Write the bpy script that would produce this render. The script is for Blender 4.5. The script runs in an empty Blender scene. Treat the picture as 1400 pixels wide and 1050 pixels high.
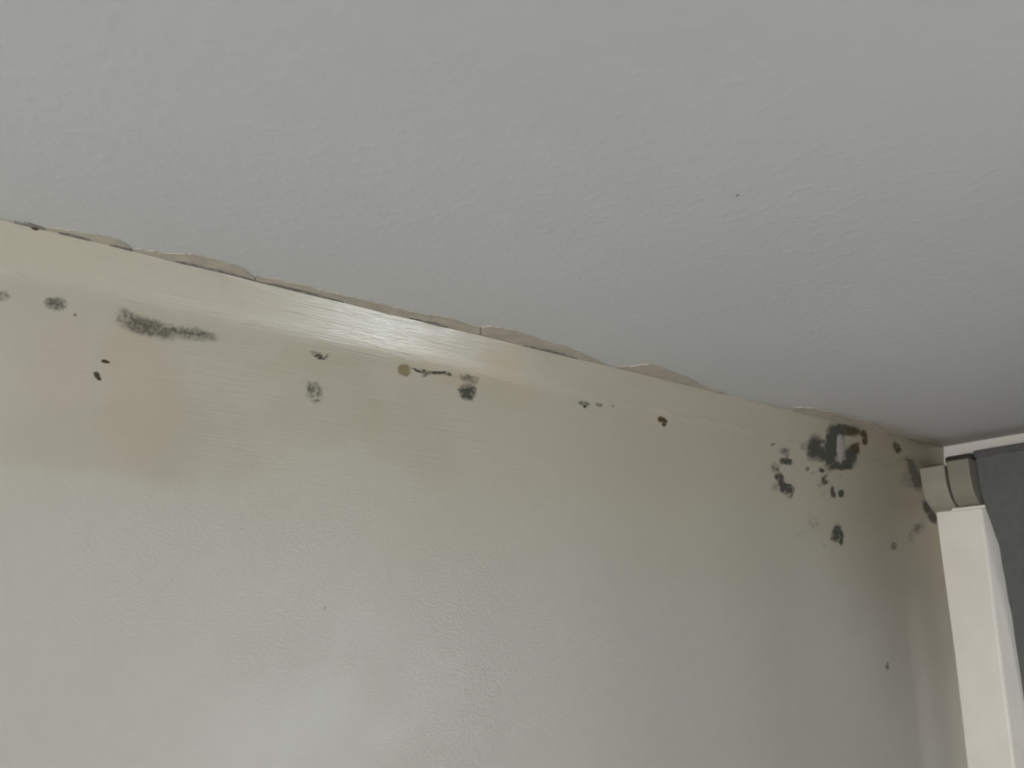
import bpy, bmesh, math, random
import numpy as np
from mathutils import Vector, Matrix, noise

# ------------------------------------------------------------------ camera
H = 2.40                                   # ceiling height
scene = bpy.context.scene
col = scene.collection
CAM = Vector((-1.5029, -0.8451, H - 0.35))
F_PX = 1200.0
yaw, pitch, roll = (math.radians(a) for a in (56.138, 16.265, 1.316))
fw = Vector((math.cos(pitch)*math.cos(yaw), math.cos(pitch)*math.sin(yaw), math.sin(pitch)))
r0 = fw.cross(Vector((0, 0, 1))).normalized(); u0 = r0.cross(fw)
rt = r0*math.cos(roll) + u0*math.sin(roll)
up = u0*math.cos(roll) - r0*math.sin(roll)
cd = bpy.data.cameras.new('camera')
cd.sensor_fit = 'HORIZONTAL'; cd.sensor_width = 36.0; cd.lens = F_PX/1400*36.0
cd.clip_start = 0.02
cd.dof.use_dof = True; cd.dof.focus_distance = 0.95; cd.dof.aperture_fstop = 6.0
cam = bpy.data.objects.new('camera', cd); col.objects.link(cam)
cam.matrix_world = Matrix(((rt.x, up.x, -fw.x, CAM.x), (rt.y, up.y, -fw.y, CAM.y), (rt.z, up.z, -fw.z, CAM.z), (0, 0, 0, 1)))
scene.camera = cam

# ------------------------------------------------------------------ world and daylight through the room's two windows
world = bpy.data.worlds.new('world'); scene.world = world; world.use_nodes = True
wb = world.node_tree.nodes['Background']
wb.inputs['Color'].default_value = (0.75, 0.85, 1.0, 1); wb.inputs['Strength'].default_value = 0.6

def window_light(name, loc, direction, sx, sy, power, color):
    l = bpy.data.lights.new(name, 'AREA'); l.shape = 'RECTANGLE'; l.size = sx; l.size_y = sy
    l.energy = power; l.color = color
    o = bpy.data.objects.new(name, l); col.objects.link(o)
    o.location = loc; o.rotation_euler = Vector(direction).to_track_quat('-Z', 'Z').to_euler()
    return o
RX, RY = -4.6, -3.4                        # far sides of the room
W1 = dict(y0=-1.15, y1=-0.20, z0=0.85, z1=1.95)      # window in the wall facing the blind
W2 = dict(y0=-3.20, y1=-1.90, z0=0.90, z1=2.10)      # second window in the blind's own wall
window_light('daylight_side', (RX-0.03, (W1['y0']+W1['y1'])/2, (W1['z0']+W1['z1'])/2), (1, 0, 0.05), 0.95, 1.10, 76, (1.0, 0.97, 0.925))
window_light('daylight_near', (0.05, (W2['y0']+W2['y1'])/2, (W2['z0']+W2['z1'])/2), (-1, 0, 0.02), 1.30, 1.20, 41, (0.88, 0.95, 1.0))

vs = scene.view_settings
vs.view_transform = 'Standard'; vs.look = 'None'; vs.gamma = 1.0; vs.use_curve_mapping = False
vs.exposure = 0.17

# ------------------------------------------------------------------ node helpers
def new_mat(name):
    m = bpy.data.materials.new(name); m.use_nodes = True
    nt = m.node_tree
    for n in list(nt.nodes): nt.nodes.remove(n)
    out = nt.nodes.new('ShaderNodeOutputMaterial'); b = nt.nodes.new('ShaderNodeBsdfPrincipled')
    nt.links.new(b.outputs[0], out.inputs[0])
    return m, nt, b, out
class G:
    """tiny node-graph helper"""
    def __init__(s, nt): s.nt = nt
    def link(s, a, b): s.nt.links.new(a, b)
    def put(s, v, sock):
        if hasattr(v, 'is_linked') or hasattr(v, 'links'): s.link(v, sock)
        elif isinstance(v, tuple) and len(v) == 3 and sock.type == 'RGBA': sock.default_value = (*v, 1)
        else: sock.default_value = v
    def pos(s): return s.nt.nodes.new('ShaderNodeNewGeometry').outputs['Position']
    def m(s, op, a, b=0.0, c=None):
        n = s.nt.nodes.new('ShaderNodeMath'); n.operation = op
        s.put(a, n.inputs[0]); s.put(b, n.inputs[1])
        if c is not None: s.put(c, n.inputs[2])
        return n.outputs[0]
    def vm(s, op, a, b=(0, 0, 0)):
        n = s.nt.nodes.new('ShaderNodeVectorMath'); n.operation = op
        s.put(a, n.inputs[0]); s.put(b, n.inputs[1])
        return n.outputs['Value'] if op in ('LENGTH', 'DOT_PRODUCT') else n.outputs[0]
    def noise(s, vec, scale, detail=2.0, rough=0.5, color=False):
        n = s.nt.nodes.new('ShaderNodeTexNoise'); s.link(vec, n.inputs['Vector'])
        n.inputs['Scale'].default_value = scale; n.inputs['Detail'].default_value = detail; n.inputs['Roughness'].default_value = rough
        return n.outputs['Color'] if color else n.outputs[0]
    def step(s, v, a, b, lo=0.0, hi=1.0):
        n = s.nt.nodes.new('ShaderNodeMapRange'); n.interpolation_type = 'SMOOTHSTEP'
        s.put(v, n.inputs[0]); n.inputs[1].default_value = a; n.inputs[2].default_value = b
        n.inputs[3].default_value = lo; n.inputs[4].default_value = hi
        return n.outputs[0]
    def mix(s, f, a, b):
        n = s.nt.nodes.new('ShaderNodeMix'); n.data_type = 'RGBA'
        s.put(f, n.inputs[0]); s.put(a, n.inputs[6]); s.put(b, n.inputs[7])
        return n.outputs[2]
    def sep(s, v):
        n = s.nt.nodes.new('ShaderNodeSeparateXYZ'); s.link(v, n.inputs[0]); return n.outputs
    def bump(s, h, dist, strength=1.0, normal=None):
        n = s.nt.nodes.new('ShaderNodeBump'); s.link(h, n.inputs['Height'])
        n.inputs['Distance'].default_value = dist; s.put(strength, n.inputs['Strength'])
        if normal is not None: s.link(normal, n.inputs['Normal'])
        return n.outputs[0]
    def ell(s, p, c, rad, soft=0.35):
        """soft ellipsoid mask in world space around c with half sizes rad"""
        d = s.vm('SUBTRACT', p, c)
        d = s.vm('DIVIDE', d, rad)
        return s.step(s.vm('LENGTH', d), 1.0+soft, 1.0-soft, 0.0, 1.0)

def simple(name, rgb, rough=0.5, var=0.08, scale=30, bump=0.0, bscale=200, spec=0.5):
    m, nt, b, o = new_mat(name); g = G(nt); p = g.pos()
    n = g.noise(p, scale, 4)
    f = g.step(n, 0.3, 0.7)
    g.put(g.mix(f, tuple(c*(1-var) for c in rgb), tuple(min(1, c*(1+var)) for c in rgb)), b.inputs['Base Color'])
    b.inputs['Roughness'].default_value = rough; b.inputs['Specular IOR Level'].default_value = spec
    if bump: g.link(g.bump(g.noise(p, bscale, 3), bump), b.inputs['Normal'])
    return m

# ------------------------------------------------------------------ mould-stained wall surface
COVE = 0.056                                # height of the brushed cove below the ceiling
def sstep(t): t = np.clip(t, 0, 1); return t*t*(3-2*t)
_cd = np.linspace(0, COVE, 60)
_cs = 0.43*sstep((COVE-_cd)/0.032)          # slope of the cove at each depth
_cy = np.concatenate([[0], np.cumsum((_cs[1:]+_cs[:-1])/2*np.diff(_cd))])
Y0 = float(_cy[-1])                         # how far the cove leans into the room at the ceiling
def wall_y(x, z):
    """y of the wall face: flat wall, cove under the ceiling, plaster build-up beside the window board"""
    x = np.asarray(x, float); z = np.asarray(z, float)
    lean = Y0 - np.interp(H-z, _cd, _cy)
    k = 0.75*sstep((x+0.45)/0.30)           # the cove dies out towards the corner
    y = Y0 - lean*(1-k) - Y0*k
    y = y - (0.010*sstep((x+0.165)/0.055)-0.005*sstep((x+0.095)/0.060))*sstep((2.30-z)/0.30)
    y = y + 0.0009*np.sin(x*7.3+0.4)*np.cos(z*6.1) + 0.0004*np.sin(x*23+z*5)*sstep((H-z)/0.03)
    return y
def ray(px, py):
    px = np.asarray(px, float); py = np.asarray(py, float)
    a = (px-700)/F_PX; b = -(py-525)/F_PX
    return [rt[i]*a + up[i]*b + fw[i] for i in range(3)]
def on_wall(px, py):
    """points of the wall seen in these directions"""
    d = ray(px, py); y = np.zeros_like(d[0])
    for _ in range(6):
        t = (y-CAM.y)/d[1]; x = CAM.x+d[0]*t; z = np.minimum(CAM.z+d[2]*t, H-1e-4)
        y = wall_y(x, z)
    return x, y, z
def on_ceiling(px, py):
    d = ray(px, py); t = (H-CAM.z)/d[2]
    return CAM.x+d[0]*t, CAM.y+d[1]*t

def mesh_obj(name, verts, faces, mat, parent=None, smooth=False, kind=None):
    me = bpy.data.meshes.new(name); me.from_pydata(verts, [], faces); me.update()
    me.materials.append(mat)
    if smooth:
        me.polygons.foreach_set('use_smooth', [True]*len(me.polygons))
    o = bpy.data.objects.new(name, me); col.objects.link(o)
    if parent: o.parent = parent
    if kind: o['kind'] = kind
    return o
def bm_obj(name, bm, mat, parent=None, smooth=False, kind=None):
    bmesh.ops.recalc_face_normals(bm, faces=bm.faces[:])
    me = bpy.data.meshes.new(name); bm.to_mesh(me); bm.free(); me.materials.append(mat)
    if smooth: me.polygons.foreach_set('use_smooth', [True]*len(me.polygons))
    o = bpy.data.objects.new(name, me); col.objects.link(o)
    if parent: o.parent = parent
    if kind: o['kind'] = kind
    return o
def add_box(bm, a, b, bevel=0.0, seg=2):
    r = bmesh.ops.create_cube(bm, size=1.0)
    vs_ = r['verts']
    c = [(a[i]+b[i])/2 for i in range(3)]; s = [abs(b[i]-a[i]) for i in range(3)]
    for v in vs_: v.co = Vector((c[0]+v.co.x*s[0], c[1]+v.co.y*s[1], c[2]+v.co.z*s[2]))
    if bevel:
        es = list({e for v in vs_ for e in v.link_edges})
        bmesh.ops.bevel(bm, geom=es, offset=bevel, segments=seg, affect='EDGES', profile=0.5)
def tag(o, label, cat, group=None):
    o['label'] = label; o['category'] = cat
    if group: o['group'] = group
    return o

# ------------------------------------------------------------------ materials
def W(px, py):
    x, y, z = on_wall(px, py); return (float(x), float(y), float(z))
def mat_wall():
    m, nt, b, o = new_mat('cream_gloss_wall_paint'); g = G(nt); p = g.pos()
    warp = g.vm('MULTIPLY', g.vm('SUBTRACT', g.noise(p, 9, 3, color=True), (0.5, 0.5, 0.5)), (0.11, 0.0, 0.11))
    q = g.vm('ADD', p, warp)
    z = g.sep(q)[2]; x = g.sep(q)[0]
    base = (0.560, 0.542, 0.500)
    cream = (0.545, 0.520, 0.420)
    # yellowed damp band under the ceiling, reaching lower in places
    band = g.step(g.m('ADD', z, g.m('MULTIPLY', g.m('SUBTRACT', g.noise(p, 4, 2), 0.5), 0.16)), 2.06, 2.27)
    c = g.mix(g.m('MULTIPLY', band, 0.9), base, cream)
    # damp tide marks
    for (px, py, rx, rz, amt, rgb) in (
            (150, 575, 0.085, 0.045, 0.50, (0.46, 0.43, 0.34)),
            (285, 585, 0.070, 0.045, 0.45, (0.46, 0.43, 0.34)),
            (185, 520, 0.035, 0.075, 0.45, (0.52, 0.43, 0.33)),
            (75, 470, 0.030, 0.040, 0.35, (0.54, 0.45, 0.36)),
            (455, 560, 0.060, 0.055, 0.45, (0.45, 0.43, 0.32)),
            (560, 600, 0.070, 0.050, 0.35, (0.46, 0.43, 0.31)),
            (600, 490, 0.110, 0.018, 0.50, (0.54, 0.45, 0.30)),
            (690, 520, 0.045, 0.040, 0.35, (0.54, 0.46, 0.32)),
            (430, 480, 0.060, 0.016, 0.45, (0.50, 0.44, 0.33)),
            (900, 620, 0.070, 0.060, 0.22, (0.50, 0.42, 0.31)),
            (505, 552, 0.010, 0.010, 0.5, (0.50, 0.42, 0.32))):
        k = g.ell(q, W(px, py), (rx, 5.0, rz), 0.30)
        c = g.mix(g.m('MULTIPLY', k, amt*0.8), c, rgb)
    # grime near the window corner; the wide patch also paints in fading light
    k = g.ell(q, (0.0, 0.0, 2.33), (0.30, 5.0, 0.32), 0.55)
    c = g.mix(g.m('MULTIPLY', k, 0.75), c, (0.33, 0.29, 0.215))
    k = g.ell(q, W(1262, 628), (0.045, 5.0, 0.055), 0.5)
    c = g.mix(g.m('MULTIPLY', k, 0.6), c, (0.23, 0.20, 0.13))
    # fine mottling
    c = g.mix(g.step(g.noise(p, 60, 4, 0.6), 0.35, 0.75, 0.0, 0.10), c, (0.42, 0.40, 0.33))
    g.link(c, b.inputs['Base Color'])
    g.put(g.m('SUBTRACT', g.step(g.noise(p, 14, 3), 0.3, 0.7, 0.36, 0.46), g.step(g.sep(p)[2], H-0.06, H-0.03, 0.0, 0.22)), b.inputs['Roughness'])
    b.inputs['Specular IOR Level'].default_value = 0.55
    g.put(g.step(g.sep(p)[2], H-0.055, H-0.03, 0.0, 0.7), b.inputs['Coat Weight']); b.inputs['Coat Roughness'].default_value = 0.16
    # brush strokes run along the wall near the top, roller orange-peel lower down
    br = g.noise(g.vm('MULTIPLY', p, (22, 0, 520)), 1.0, 3, 0.6)
    br2 = g.noise(g.vm('MULTIPLY', p, (5, 0, 90)), 1.0, 2, 0.5)
    strokes = g.m('ADD', br, g.m('MULTIPLY', br2, 1.2))
    pw = g.vm('ADD', p, g.vm('MULTIPLY', g.noise(p, 40, 2, color=True), (0.02, 0, 0.02)))
    peel = g.m('ADD', g.noise(g.vm('MULTIPLY', pw, (1, 0, 1.6)), 210, 2, 0.5), g.m('MULTIPLY', g.noise(g.vm('MULTIPLY', p, (1, 0, 1)), 420, 2), 0.35))
    zz = g.sep(p)[2]
    f = g.step(zz, 2.12, 2.27)
    wide = g.step(g.noise(p, 7, 2), 0.35, 0.65, 0.35, 1.0)
    h = g.m('ADD', g.m('MULTIPLY', g.m('MULTIPLY', strokes, f), g.step(zz, H-0.07, H-0.03, 0.30, 0.55)), g.m('MULTIPLY', g.m('SUBTRACT', 1.0, f), g.m('MULTIPLY', g.m('MULTIPLY', peel, 0.72), wide)))
    bn = g.bump(h, 0.0011, 0.8); g.link(bn, b.inputs['Normal']); g.link(bn, b.inputs['Coat Normal'])
    return m
def mat_ceiling():
    m, nt, b, o = new_mat('matt_white_ceiling_paint'); g = G(nt); p = g.pos()
    warp = g.vm('MULTIPLY', g.vm('SUBTRACT', g.noise(p, 12, 3, color=True), (0.5, 0.5, 0.5)), (0.05, 0.05, 0))
    q = g.vm('ADD', p, warp)
    c = g.mix(g.step(g.noise(p, 3, 3), 0.3, 0.7), (0.590, 0.612, 0.640), (0.620, 0.640, 0.665))
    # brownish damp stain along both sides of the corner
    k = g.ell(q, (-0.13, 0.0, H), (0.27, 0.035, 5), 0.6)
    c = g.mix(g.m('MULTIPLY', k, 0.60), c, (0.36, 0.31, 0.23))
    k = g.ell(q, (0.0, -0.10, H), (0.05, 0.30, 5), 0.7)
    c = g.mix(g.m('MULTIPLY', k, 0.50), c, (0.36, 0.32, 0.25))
    g.link(c, b.inputs['Base Color'])
    b.inputs['Roughness'].default_value = 0.55; b.inputs['Specular IOR Level'].default_value = 0.35
    blobs = g.step(g.noise(g.vm('MULTIPLY', p, (1, 1, 0)), 75, 2, 0.5), 0.45, 0.75)
    fine = g.noise(g.vm('MULTIPLY', p, (1, 1, 0)), 260, 2)
    h = g.m('ADD', blobs, g.m('MULTIPLY', fine, 0.35))
    g.link(g.bump(h, 0.0004, 0.5), b.inputs['Normal'])
    return m
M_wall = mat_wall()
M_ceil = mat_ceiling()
M_wall_b = simple('off_white_wall_paint', (0.78, 0.755, 0.71), 0.5, 0.04, 12, 0.0006, 150)
M_room = simple('plain_room_wall_paint', (0.58, 0.56, 0.52), 0.6, 0.04, 6)
M_floor = simple('brown_carpet', (0.28, 0.24, 0.20), 0.9, 0.15, 90, 0.002, 300)
M_white = simple('white_gloss_woodwork', (0.87, 0.86, 0.815), 0.38, 0.03, 14, 0.0005, 120)
M_reveal = M_white
M_brk = simple('shaded_white_bracket_paint', (0.34, 0.325, 0.275), 0.5, 0.05, 25, 0.0003, 180)  # white bracket with the corner's shade darkened into its colour
M_brk2 = simple('deep_shaded_bracket_paint', (0.26, 0.25, 0.205), 0.5, 0.05, 25, 0.0003, 180)  # right bracket, also white, with deeper shade put into the colour
M_blind = simple('grey_blind_fabric', (0.130, 0.136, 0.132), 0.85, 0.06, 60, 0.0004, 700, 0.3)
M_rail = simple('dark_grey_rail', (0.085, 0.085, 0.085), 0.6, 0.1, 60)
M_gap_shade = simple('dark_gap_shade', (0.025, 0.024, 0.02), 0.6, 0.2, 90)  # near-black for the shaded gap above the brackets
M_tan = simple('tan_old_paint', (0.50, 0.47, 0.40), 0.6, 0.10, 55, 0.0006, 160)
M_crack = simple('grey_crack_dirt', (0.26, 0.255, 0.245), 0.9, 0.3, 120)

# ------------------------------------------------------------------ room shell
def build_wall_left():
    xs = np.concatenate([np.linspace(RX, -1.7, 20)[:-1], np.linspace(-1.7, -0.25, 200)[:-1], np.linspace(-0.25, 0.05, 90)])
    ds = np.concatenate([np.linspace(0, 0.064, 26)[:-1], np.linspace(0.064, 0.75, 70)[:-1], np.linspace(0.75, H, 14)])
    X, D = np.meshgrid(xs, ds); Z = H-D
    Y = wall_y(X, Z)
    # uneven hand-painted top edge
    wob = np.array([[noise.noise((x*22, 3.1, 0)) + 0.6*noise.noise((x*70, 8.2, 0)) for x in xs]])
    Y = Y + 0.0010*wob*np.exp(-D/0.003)
    n, k = X.shape
    V = np.stack([X, Y, Z], -1).reshape(-1, 3)
    Vb = V.copy(); Vb[:, 1] = 0.12
    idx = np.arange(n*k).reshape(n, k)
    f = np.stack([idx[:-1, :-1], idx[1:, :-1], idx[1:, 1:], idx[:-1, 1:]], -1).reshape(-1, 4)
    faces = f.tolist()
    verts = V.tolist()
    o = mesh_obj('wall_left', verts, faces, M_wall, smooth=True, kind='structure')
    sm = o.modifiers.new('thickness', 'SOLIDIFY'); sm.thickness = 0.12; sm.offset = -1
    return o
wall_left = build_wall_left()

def box_obj(name, boxes, mat, kind='structure', parent=None, bevel=0.0):
    bm = bmesh.new()
    for a, b in boxes: add_box(bm, a, b, bevel)
    return bm_obj(name, bm, mat, parent, kind=kind)
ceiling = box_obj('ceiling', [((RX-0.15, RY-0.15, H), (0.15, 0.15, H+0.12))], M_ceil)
floor = box_obj('floor', [((RX-0.15, RY-0.15, -0.1), (0.15, 0.15, 0.0))], M_floor)
# the wall behind the blind, with its window opening
BW = dict(y0=-1.35, y1=-0.14, z0=0.95, z1=2.345)
wall_right = box_obj('wall_right', [
    ((0, RY, 0), (0.12, W2['y0'], H)), ((0, W2['y1'], 0), (0.12, BW['y0'], H)), ((0, BW['y1'], 0), (0.12, 0.02, H)),
    ((0, BW['y0'], 0), (0.12, BW['y1'], BW['z0'])), ((0, BW['y0'], BW['z1']), (0.12, BW['y1'], H)),
    ((0, W2['y0'], 0), (0.12, W2['y1'], W2['z0'])), ((0, W2['y0'], W2['z1']), (0.12, W2['y1'], H))], M_wall_b)
wall_far = box_obj('wall_back', [((RX, RY-0.12, 0), (0.12, RY, H))], M_room)
wall_side = box_obj('wall_front', [
    ((RX-0.12, RY, 0), (RX, W1['y0'], H)), ((RX-0.12, W1['y1'], 0), (RX, 0.1, H)),
    ((RX-0.12, W1['y0'], 0), (RX, W1['y1'], W1['z0'])), ((RX-0.12, W1['y0'], W1['z1']), (RX, W1['y1'], H))], M_room)

def window_frame(name, x0, x1, y0, y1, z0, z1):
    bm = bmesh.new(); t = 0.045; ym = (y0+y1)/2
    for a_, b_ in (((x0, y0, z0), (x1, y0+t, z1)), ((x0, y1-t, z0), (x1, y1, z1)), ((x0, ym-t/2, z0+t), (x1, ym+t/2, z1-t)),
                   ((x0, y0+t, z0), (x1, y1-t, z0+t)), ((x0, y0+t, z1-t), (x1, y1-t, z1))):
        add_box(bm, a_, b_, 0.003)
    return bm_obj(name, bm, M_white, kind='structure')
window_frame('window_1', 0.065, 0.105, BW['y0'], BW['y1'], BW['z0'], BW['z1'])
window_frame('window_2', 0.002, 0.042, W2['y0'], W2['y1'], W2['z0'], W2['z1'])
window_frame('window_3', RX-0.02, RX-0.002, W1['y0'], W1['y1'], W1['z0'], W1['z1'])

# ------------------------------------------------------------------ white window board beside the blind
BX, BYR = -0.040, -0.0745                  # board face and its right edge
bm = bmesh.new()
sec = [(0.001, 0.03), (BX, 0.03), (BX, BYR), (0.001, -0.098)]        # splayed towards the window
lo_ = [bm.verts.new((x, y, 0.9)) for x, y in sec]; hi_ = [bm.verts.new((x, y, 2.300)) for x, y in sec]
for i in range(4): bm.faces.new((lo_[i], lo_[(i+1) % 4], hi_[(i+1) % 4], hi_[i]))
bm.faces.new(lo_[::-1]); bm.faces.new(hi_)
bmesh.ops.bevel(bm, geom=bm.edges[:], offset=0.003, segments=3, affect='EDGES', profile=0.5)
trim = bm_obj('trim_1', bm, M_white, smooth=False, kind='structure')
trim['label'] = 'white gloss window board standing in the corner beside the grey blind'

# ------------------------------------------------------------------ roller blind
blind = bpy.data.objects.new('roller_blind', None); col.objects.link(blind); blind.location = (0, -0.09, 2.30)
tag(blind, 'dark grey roller blind on pale rounded brackets in the window corner', 'blind')
def part(name, bm, mat, smooth=False):
    o = bm_obj(name, bm, mat, smooth=smooth); o.parent = blind
    o.matrix_parent_inverse = Matrix.Translation(-blind.location)
    return o
def quad_profile(xf, xb, ztop, zbot, zc, n=14):
    """bracket profile in x-z: straight front, belly curving back to the board at the bottom"""
    pts = [(0.0, ztop), (xf, ztop), (xf, zc)]
    for i in range(1, n+1):
        a = i/n*math.pi/2
        pts.append((xf+(xb-xf)*(1-math.cos(a)), zc+(zbot-zc)*math.sin(a)))
    pts.append((0.0, zbot))
    return pts
def extrude(bm, pts, y0, y1):
    v0 = [bm.verts.new((x, y0, z)) for x, z in pts]; v1 = [bm.verts.new((x, y1, z)) for x, z in pts]
    n = len(pts)
    for i in range(n): bm.faces.new((v0[i], v0[(i+1) % n], v1[(i+1) % n], v1[i]))
    bm.faces.new(v0[::-1]); bm.faces.new(v1)
def bracket(name, xf, xb, ztop, zbot, zc, y0, y1, mat, bev=0.0016):
    bm = bmesh.new(); extrude(bm, quad_profile(xf, xb, ztop, zbot, zc), y0, y1)
    bmesh.ops.recalc_face_normals(bm, faces=bm.faces[:])
    es = [e for e in bm.edges if len(e.link_faces) == 2 and e.calc_face_angle(0) > 0.6]
    bmesh.ops.bevel(bm, geom=es, offset=bev, segments=2, affect='EDGES', profile=0.5)
    return part(name, bm, mat)
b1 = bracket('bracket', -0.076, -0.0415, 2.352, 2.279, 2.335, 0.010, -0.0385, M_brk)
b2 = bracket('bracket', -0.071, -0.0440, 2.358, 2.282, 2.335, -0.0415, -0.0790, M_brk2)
bm = bmesh.new(); add_box(bm, (-0.0515, -0.088, 2.2765), (-0.002, -0.030, 2.2815), 0.0015)
lip = part('bracket_ledge', bm, M_white); lip['label'] = 'thin bright white ledge under the bracket'
bm = bmesh.new(); add_box(bm, (-0.036, -0.088, 2.285), (-0.002, -0.0805, 2.356), 0.001)
part('side_lining', bm, M_tan)  # white side lining; the tan light on it is put into the colour
bm = bmesh.new(); add_box(bm, (-0.052, -1.20, 2.360), (-0.012, -0.078, 2.3735), 0.003)
part('head_rail', bm, M_rail)
bm = bmesh.new(); add_box(bm, (-0.060, -0.080, 2.3560), (-0.028, -0.032, 2.3690), 0.005, 3)  # added dark block that paints the shade in the gap above the brackets
part('gap_shade_block', bm, M_gap_shade)
# fabric: leaves the rail at the front, falls back towards the window
def build_fabric():
    zs = np.concatenate([np.linspace(2.366, 2.05, 70), np.linspace(2.04, 1.05, 40)])
    ys = np.linspace(0, 1, 60)
    V = []; F = []
    pts = [(2.366, -0.050, -0.0815), (2.32, -0.054, -0.0835), (2.27, -0.052, -0.0895), (2.215, -0.042, -0.0965), (2.118, -0.030, -0.0950), (1.976, -0.020, -0.0925), (1.05, -0.016, -0.093)]
    pz = [p[0] for p in pts][::-1]; pxs = [p[1] for p in pts][::-1]; pys = [p[2] for p in pts][::-1]
    for side in (0, 1):
        for z in zs:
            bx = float(np.interp(z, pz, pxs)); e = float(np.interp(z, pz, pys))
            e += 0.0012*noise.noise((z*30, 1.7, 0))
            for t in ys:
                y = e + (-1.19-e)*t**1.6
                amp = 0.0025*min(1, (2.366-z)/0.1)
                x = bx + amp*math.sin(y*38+z*3) + 0.0015*noise.noise((y*14, z*10, 2)) + side*0.0012
                V.append((x, y, z))
    n, k = len(zs), len(ys); o = n*k
    for i in range(n-1):
        for j in range(k-1):
            a = i*k+j
            F.append((a, a+1, a+k+1, a+k)); F.append((o+a, o+a+k, o+a+k+1, o+a+1))
    for i in range(n-1):
        a = i*k; F.append((a, a+k, o+a+k, o+a)); a = i*k+k-1; F.append((a, o+a, o+a+k, a+k))
    for j in range(k-1):
        F.append((j, o+j, o+j+1, j+1)); a = (n-1)*k+j; F.append((a, a+1, o+a+1, o+a))
    ob = mesh_obj('fabric', V, F, M_blind, smooth=False)
    me = ob.data
    me.polygons.foreach_set('use_smooth', [p.area > 0 and True for p in me.polygons])
    ob.parent = blind; ob.matrix_parent_inverse = Matrix.Translation(-blind.location)
    return ob
build_fabric()

# ------------------------------------------------------------------ ragged edge of the ceiling paint and cracks along the wall
def line_y(px): return 297 + (610-297)*px/1288.0
def ceiling_strip(name, outer, mat, thick=0.0008, under=3.0):
    """flat ragged strip on the ceiling between the wall's top edge and the given outline"""
    n = max(6, int((outer[-1][0]-outer[0][0])/3))
    xs = np.linspace(outer[0][0], outer[-1][0], n)
    oy = np.interp(xs, [p[0] for p in outer], [p[1] for p in outer])
    oy = oy + np.array([1.3*noise.noise((x*0.11, 5.5, 0)) + 0.8*noise.noise((x*0.35, 1.5, 0)) for x in xs])*np.minimum(1, np.minimum(xs-xs[0], xs[-1]-xs)/10)
    iy = line_y(xs)+under
    oy = np.minimum(oy, iy-0.3)
    ax, ay = on_ceiling(xs, oy); bx, by = on_ceiling(xs, iy)
    V = []
    for i in range(n): V += [(ax[i], ay[i], H+0.0005), (bx[i], by[i], H+0.0005), (ax[i], ay[i], H-thick), (bx[i], by[i], H-thick)]
    F = []
    for i in range(n-1):
        a = i*4; b = a+4
        F += [(a+2, a+3, b+3, b+2), (a, a+2, b+2, b), (a, b, b+1, a+1), (a+1, b+1, b+3, a+3)]
    F += [(0, 1, 3, 2), (4*n-4, 4*n-2, 4*n-1, 4*n-3)]
    return mesh_obj(name, V, F, mat, ceiling)
for pts in (
        [(60, 309), (100, 315), (145, 322), (165, 328), (178, 339)],
        [(180, 338), (205, 343), (225, 345), (265, 347), (300, 355), (330, 365), (348, 380)],
        [(350, 376), (400, 386), (440, 396), (500, 410), (551, 422), (590, 430), (616, 434), (641, 443), (656, 447)],
        [(658, 447), (672, 446), (691, 448), (719, 456), (745, 465), (776, 474), (801, 484), (825, 496)],
        [(845, 500), (866, 500), (889, 496), (907, 503), (938, 514), (960, 526), (990, 537)],
        [(1085, 556), (1110, 557), (1150, 566), (1200, 580), (1215, 591)]):
    n_strip = globals().get('n_strip', 0)+1
    s = ceiling_strip('paint_overlap', pts, M_tan, 0.0007+0.00013*n_strip); s['label'] = 'ragged tan edge where the ceiling paint stops short'
for xa, xb, th in ((20, 62, 2.0), (80, 124, 2.2), (150, 182, 1.6), (240, 352, 2.4), (352, 470, 2.0), (560, 612, 2.2), (716, 790, 2.2)):
    xs_ = np.linspace(xa, xb, 8)
    ceiling_strip('crack', [(float(x), float(line_y(x)-th*math.sin(math.pi*(i+0.3)/7.6))) for i, x in enumerate(xs_)], M_crack, 0.0014, 1.4)

# ------------------------------------------------------------------ mould, rust-brown spots and chips on the wall
def fbm(x, y, s, seed, octv=3):
    v = 0; a = 1; tot = 0
    for k in range(octv):
        v += a*noise.noise((x*s+seed*17.3, y*s+seed*5.1, seed*2.7)); tot += a; a *= 0.55; s *= 2.1
    return v/tot
def mould_mat(name, dark, light, ds=1.0, stretch=(1, 1, 1), amax=0.95):
    m, nt, b, o = new_mat(name); g = G(nt); p = g.pos()
    at = nt.nodes.new('ShaderNodeAttribute'); at.attribute_name = 'mould_amount'
    d = at.outputs['Fac']
    n = g.noise(g.vm('MULTIPLY', p, stretch), 420, 4, 0.65)
    n2 = g.noise(p, 130, 3, 0.6)
    v = g.m('MULTIPLY', d, g.m('ADD', 0.42, g.m('ADD', g.m('MULTIPLY', n, 0.7), g.m('MULTIPLY', n2, 0.6))))
    al = g.step(v, 0.03, 1.10*ds, 0.0, amax)
    g.put(g.mix(g.step(v, 0.35, 0.95), light, dark), b.inputs['Base Color'])
    b.inputs['Roughness'].default_value = 0.8; b.inputs['Specular IOR Level'].default_value = 0.2
    g.link(al, b.inputs['Alpha'])
    g.link(g.bump(n, 0.0006, 0.6), b.inputs['Normal'])
    return m
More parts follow.
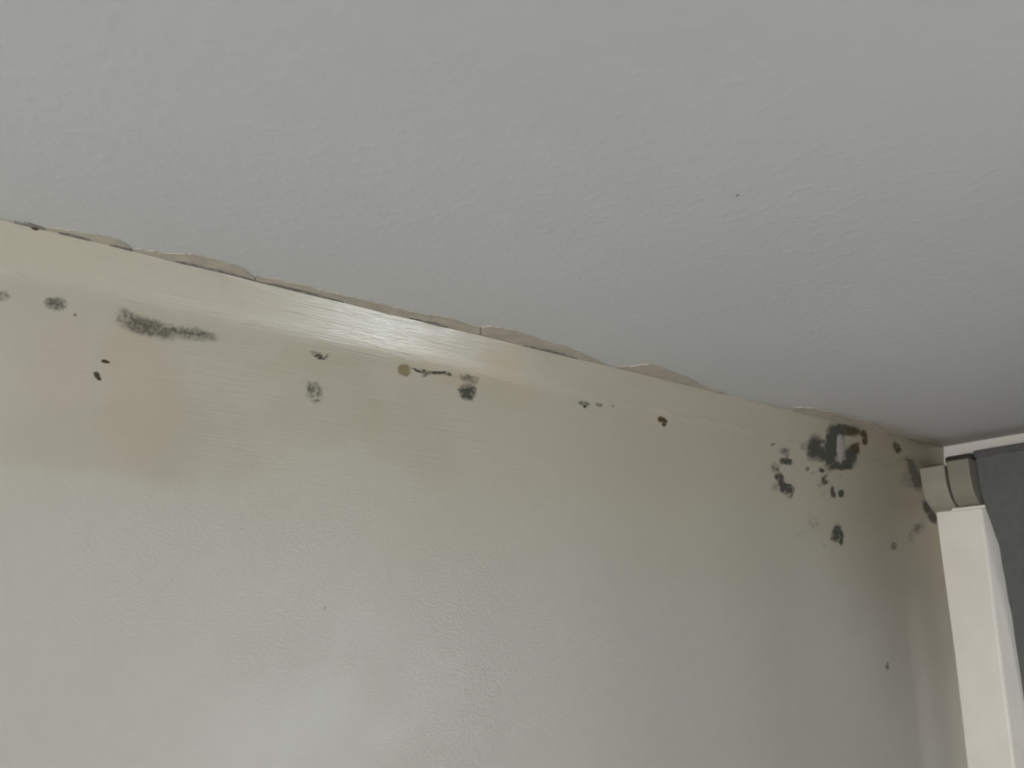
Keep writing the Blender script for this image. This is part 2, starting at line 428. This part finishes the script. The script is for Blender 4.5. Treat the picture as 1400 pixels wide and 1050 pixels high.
MM = {
    'green': mould_mat('grey_green_mould', (0.165, 0.170, 0.142), (0.29, 0.29, 0.24), 1.15, amax=0.78),
    'streak': mould_mat('wiped_grey_green_mould', (0.135, 0.142, 0.115), (0.30, 0.295, 0.24), 1.2, (0.16, 1, 1.5), amax=0.68),
    'dark': mould_mat('dark_green_black_mould', (0.098, 0.104, 0.088), (0.21, 0.205, 0.165), 1.0, amax=0.88),
    'brown': mould_mat('olive_brown_mould', (0.105, 0.080, 0.034), (0.22, 0.175, 0.09), 0.9, amax=.9),
    'ochre': mould_mat('ochre_damp_spot', (0.36, 0.29, 0.14), (0.45, 0.39, 0.24), 1.2, amax=.8),
    'chip': mould_mat('dark_chip', (0.085, 0.066, 0.034), (0.17, 0.14, 0.08), 0.9, amax=.95),
    'faint': mould_mat('faint_grey_mould', (0.24, 0.235, 0.19), (0.33, 0.32, 0.25), 1.3, amax=0.7),
    'pale': mould_mat('bare_pale_plaster', (0.42, 0.39, 0.37), (0.42, 0.39, 0.37), 0.8, amax=1.0),
}
def patch(name, mat, blobs, label, cat, seed, group=None, off=0.0004, wob=3.0, rag=0.75, thr=0.10, parent=None, step=1.0):
    """low relief colony on the wall; blobs = (px, py, rx, ry, turn in degrees, strength)"""
    x0 = min(b[0]-max(b[2], b[3])*1.7-4 for b in blobs); x1 = max(b[0]+max(b[2], b[3])*1.7+4 for b in blobs)
    y0 = min(b[1]-max(b[2], b[3])*1.7-4 for b in blobs); y1 = max(b[1]+max(b[2], b[3])*1.7+4 for b in blobs)
    xs = np.arange(x0, x1+step, step); ys = np.arange(y0, y1+step, step)
    X, Y = np.meshgrid(xs, ys); Dn = np.zeros_like(X)
    lo = min(min(b[2], b[3]) for b in blobs)
    for i in range(X.shape[0]):
        for j in range(X.shape[1]):
            x, y = X[i, j], Y[i, j]
            wx = x + wob*fbm(x, y, 0.10, seed); wy = y + wob*fbm(x, y, 0.10, seed+40)
            s = 0.0
            for (cx, cy, rx, ry, ang, st) in blobs:
                a = math.radians(ang); dx = wx-cx; dy = wy-cy
                u = (dx*math.cos(a)+dy*math.sin(a))/rx; v = (-dx*math.sin(a)+dy*math.cos(a))/ry
                q = u*u+v*v
                if q < 6: s = max(s, st*math.exp(-(q**1.6)*0.9))
            if s > 0.02: s *= max(0.0, 1.0 + rag*1.5*fbm(x, y, 0.22, seed+80))
            Dn[i, j] = s
    keep = Dn > thr
    cell = keep[:-1, :-1] & keep[1:, :-1] & keep[1:, 1:] & keep[:-1, 1:]
    wx_, wy_, wz_ = on_wall(X, Y)
    rel = np.clip(Dn-thr, 0, 1)
    wy_ = wy_ - off*(0.35+rel) ; wz_ = np.minimum(wz_, H-0.0005)
    ids = -np.ones(X.shape, int); V = []; A = []; Fc = []
    for i, j in zip(*np.nonzero(cell)):
        q = []
        for (a, b_) in ((i, j), (i+1, j), (i+1, j+1), (i, j+1)):
            if ids[a, b_] < 0:
                ids[a, b_] = len(V); V.append((wx_[a, b_], wy_[a, b_], wz_[a, b_])); A.append(min(1.2, max(0.0, (Dn[a, b_]-thr*0.9)/(1-thr))))
            q.append(int(ids[a, b_]))
        Fc.append(q)
    if not V: raise RuntimeError(name+label)
    o = mesh_obj(name, V, Fc, MM[mat], parent, smooth=True)
    at = o.data.attributes.new('mould_amount', 'FLOAT', 'POINT'); at.data.foreach_set('value', A)
    if label and cat: tag(o, label, cat, group)
    elif label: o['label'] = label
    return o

MS = 'mould stains on the cream wall'
patch('mould_patch', 'green', [(3, 405, 13, 9, -8, 0.55)], 'faint grey-green mould smudge cut off by the left photo edge', 'mould', 1, MS)
patch('mould_patch', 'green', [(76, 416, 17, 10, 8, .85), (68, 413, 8, 7, 0, .95), (102, 431, 4, 3, 0, .6), (52, 427, 8, 3, 0, .25)],
      'small round grey mould patch left of the long mould streak', 'mould', 2, MS)
patch('mould_patch', 'streak', [(174, 430, 15, 8, 35, .7), (168, 437, 13, 12, 0, .6), (198, 446, 38, 14, 14, .95), (200, 446, 9, 5, 10, 1.3), (190, 440, 20, 3, 25, 1.0), (222, 453, 26, 12, 10, .85), (215, 456, 22, 2.5, 12, .9), (260, 456, 40, 11, 8, .72), (264, 456, 34, 2.4, 8, 1.05), (238, 452, 6, 4, 0, 1.1), (286, 460, 15, 8, 15, .7)],
      'long wiped grey-green mould streak at upper left of the wall', 'mould', 3, MS, wob=4, rag=.55)
patch('mould_patch', 'dark', [(437, 488, 8, 3.2, 15, 1.2), (432, 484, 9, 4, 20, .55), (446, 487, 6, 2.5, -10, .5)],
      'small dark mould fleck above the round speckled mould spot', 'mould', 5, MS)
patch('mould_patch', 'green', [(425, 530, 6, 7, 30, 1.0), (430, 536, 12, 16, -15, .6), (433, 546, 5, 2, 0, .8), (422, 523, 4, 2, 20, .8)],
      'round speckled grey mould spot below the small dark fleck', 'mould', 6, MS, rag=1.0)
patch('damp_spot', 'ochre', [(553, 506, 8, 8.5, 0, 1.1), (549, 502, 4, 4, 0, 1.0), (555, 511, 5, 4, 0, .9)], 'yellow ochre damp spot at left end of the thin dark streak', 'damp spot', 7)
patch('mould_patch', 'dark', [(570, 507, 8, 2.2, 18, 1.1), (582, 509, 10, 4, 5, .8), (580, 514, 9, 3, 0, .45), (600, 510, 14, 2.6, 3, 1.0), (612, 512, 8, 3, 15, .6), (618, 518, 9, 3, 40, .3)],
      'thin dark mould streak right of the yellow ochre spot', 'mould', 8, MS, wob=3.5)
patch('mould_patch', 'dark', [(640, 536, 11.5, 13, -20, .9), (638, 540, 9, 8, 0, .9), (640, 517, 14, 6, 10, .55), (649, 522, 5, 7, 0, .45), (628, 533, 4, 3, 30, .5)],
      'dark oval mould blot hanging at right end of the thin streak', 'mould', 9, MS)
patch('mould_patch', 'faint', [(798, 552, 9, 4, 5, 1.1), (819, 554, 6, 3, 8, .9), (837, 556, 4, 3, 0, .6), (786, 551, 4, 2, 0, .4)],
      'short broken grey mould dash left of the olive speck', 'mould', 10, MS)
patch('mould_fleck', 'chip', [(799, 556, 2.6, 2.6, 0, .8)], 'tiny dark fleck under the short broken grey dash', 'mould', 11, step=.6, wob=1)
patch('wall_chip', 'chip', [(143.5, 494, 5.0, 2.5, 12, 1.0), (147, 495, 3, 2, 0, .7)], 'tiny dark brown paint chip, upper of two below the long streak', 'chip', 12, 'paint chips on the wall', step=.7, wob=1.5)
patch('wall_chip', 'chip', [(132, 513, 3.8, 5.2, -30, 1.05), (135, 517.5, 3.5, 2.8, 30, .9)], 'brown triangular paint chip, lower of two below the long streak', 'chip', 13, 'paint chips on the wall', step=.7, wob=1.5)
patch('wall_chip', 'brown', [(906, 575, 7, 4.2, 30, 1.15), (907.5, 579, 3.6, 4.5, 0, 1.0), (901, 571, 3, 2, 20, .7)], 'olive green triangular chip alone right of the grey dash', 'chip', 14, 'paint chips on the wall', step=.7, wob=2)
# the heavy colony near the window corner
patch('mould_patch', 'dark', [(1136, 611, 9, 31, 4, 1.25), (1150, 588, 17, 8, -8, 1.2), (1150, 636, 20, 7, -4, 1.25), (1163, 624, 9, 16, 12, 1.15), (1165, 589, 13, 8, 8, .9), (1140, 594, 10, 10, 0, 1.2), (1113, 612, 11, 18, 6, 1.0), (1124, 620, 12, 13, 0, .85), (1098, 611, 7, 7, 0, .45), (1124, 604, 9, 5, 0, .7)],
      'large dark ring of mould near the window corner around a bare pale patch', 'mould', 20, MS, wob=4, rag=.35)
patch('bare_plaster', 'pale', [(1149, 614, 5.2, 20, 1, 1.2), (1148, 602, 4, 10, 0, 1.0)], 'pale bare plaster strip in the middle of the dark mould ring', 'bare plaster', 21, off=0.0012, wob=2.5, rag=.3)
patch('mould_patch', 'brown', [(1165, 590, 11, 6, 5, .75), (1181, 593, 5, 6, 0, 1.0), (1182, 603, 4, 6, 0, .95), (1169, 613, 7, 7, 30, .85), (1172, 608, 4, 4, 0, .8)],
      'rusty brown mould specks on right rim of the dark ring', 'mould', 22, MS, off=0.0013, wob=2.5)
patch('mould_patch', 'dark', [(1075, 631, 10, 5.5, 5, .95), (1072, 617, 8, 5, 10, .6), (1077, 620, 3, 8, 20, .5), (1057, 607, 3.5, 2.5, 0, .7), (1088, 627, 5, 5, 0, .3)],
      'ragged mould blot between the dark ring and the comma-shaped patch', 'mould', 23, MS)
patch('mould_patch', 'dark', [(1060, 640, 6, 10, -25, .6), (1066, 656, 6, 13, -22, .95), (1074, 667, 12, 8, 25, 1.0), (1070, 664, 6, 6, 0, 1.2), (1060, 665, 6, 8, 20, .45), (1080, 677, 6, 7, -10, .5), (1050, 640, 3, 14, 0, .22)],
      'comma-shaped dark mould patch, leftmost of the corner colony', 'mould', 24, MS, wob=4)
patch('mould_patch', 'dark', [(1103, 641, 4, 3, 20, .7), (1123, 643, 5, 4, 20, .95), (1112, 647, 5, 4, 0, .3), (1128, 656, 5.5, 8, 10, .8), (1122, 663, 8, 5, 0, .35), (1138, 673, 3.6, 9, -8, 1.0), (1150, 675, 5, 5.5, -20, .95), (1150, 650, 4, 5, 0, .3), (1124, 673, 6, 6, 0, .25)],
      'scatter of small mould specks just below the dark ring', 'mould', 25, MS, wob=2.5)
patch('mould_patch', 'dark', [(1144, 729, 6.5, 13, 5, 1.1), (1150, 734, 4, 12, 0, 1.0), (1139, 733, 4, 8, 10, .7), (1126, 746, 3, 3, 0, .45)],
      'isolated upright mould blot lowest in the corner colony', 'mould', 26, MS)
patch('mould_patch', 'faint', [(1112, 714, 10, 10, 0, .5), (1095, 730, 9, 6, 0, .35), (1107, 706, 4, 8, 0, .4)], 'very faint grey smudge left of the isolated upright blot', 'mould', 27, MS)
patch('mould_patch', 'faint', [(1222, 747, 5, 6, 20, .95), (1218, 749, 4, 3, 0, .6)], 'small faint grey spot right of the isolated upright blot', 'mould', 28, MS)
patch('mould_patch', 'faint', [(1256, 722, 12, 9, -40, .7), (1246, 735, 6, 10, 0, .5)], 'faint grey mould haze left of the white window board', 'mould', 29, MS)
patch('mould_patch', 'brown', [(1226, 612, 5, 9, -28, .85), (1203, 590, 6, 2.5, 12, .6), (1240, 628, 6, 8, -20, .4)], 'olive mould mark under the ceiling above the bracket', 'mould', 30, MS)
patch('mould_patch', 'green', [(1247, 640, 6, 14, -14, 1.2), (1253, 656, 7, 15, -12, 1.3), (1243, 656, 13, 14, 0, .55)],
      'dark olive mould along the wall against the pale rounded bracket', 'mould', 31, MS, wob=3, rag=.4)
patch('mould_patch', 'dark', [(1268, 695, 6, 11, -28, 1.0), (1274, 706, 6, 12, -26, 1.0)], 'slanting dark mould wedge under the pale rounded bracket', 'mould', 32, MS, rag=.35)
patch('mould_fleck', 'faint', [(1213, 911, 2.6, 6, 0, 1.1)], 'single tiny grey fleck low on the wall near window board', 'mould', 33, step=.7, wob=1)
patch('mould_fleck', 'faint', [(444, 832, 2.5, 2.5, 0, 1.1)], 'single tiny grey fleck low in the middle of the glossy wall', 'mould', 34, step=.6, wob=1)
patch('wall_chip', 'chip', [(48, 312, 5.5, 2.8, 12, 1.3)], 'tiny black gap at the ceiling line near left photo edge', 'chip', 35, 'paint chips on the wall', step=.7, wob=1)
# speck on the ceiling
bm = bmesh.new(); sx, sy = on_ceiling(1008, 267)
bmesh.ops.create_icosphere(bm, subdivisions=2, radius=0.0013)
for v in bm.verts: v.co = Vector((v.co.x*0.8+float(sx), v.co.y*1.5+float(sy), v.co.z*0.6+H))
tag(bm_obj('dirt_speck', bm, M_crack, smooth=True), 'tiny dark speck alone on the plain ceiling', 'speck')
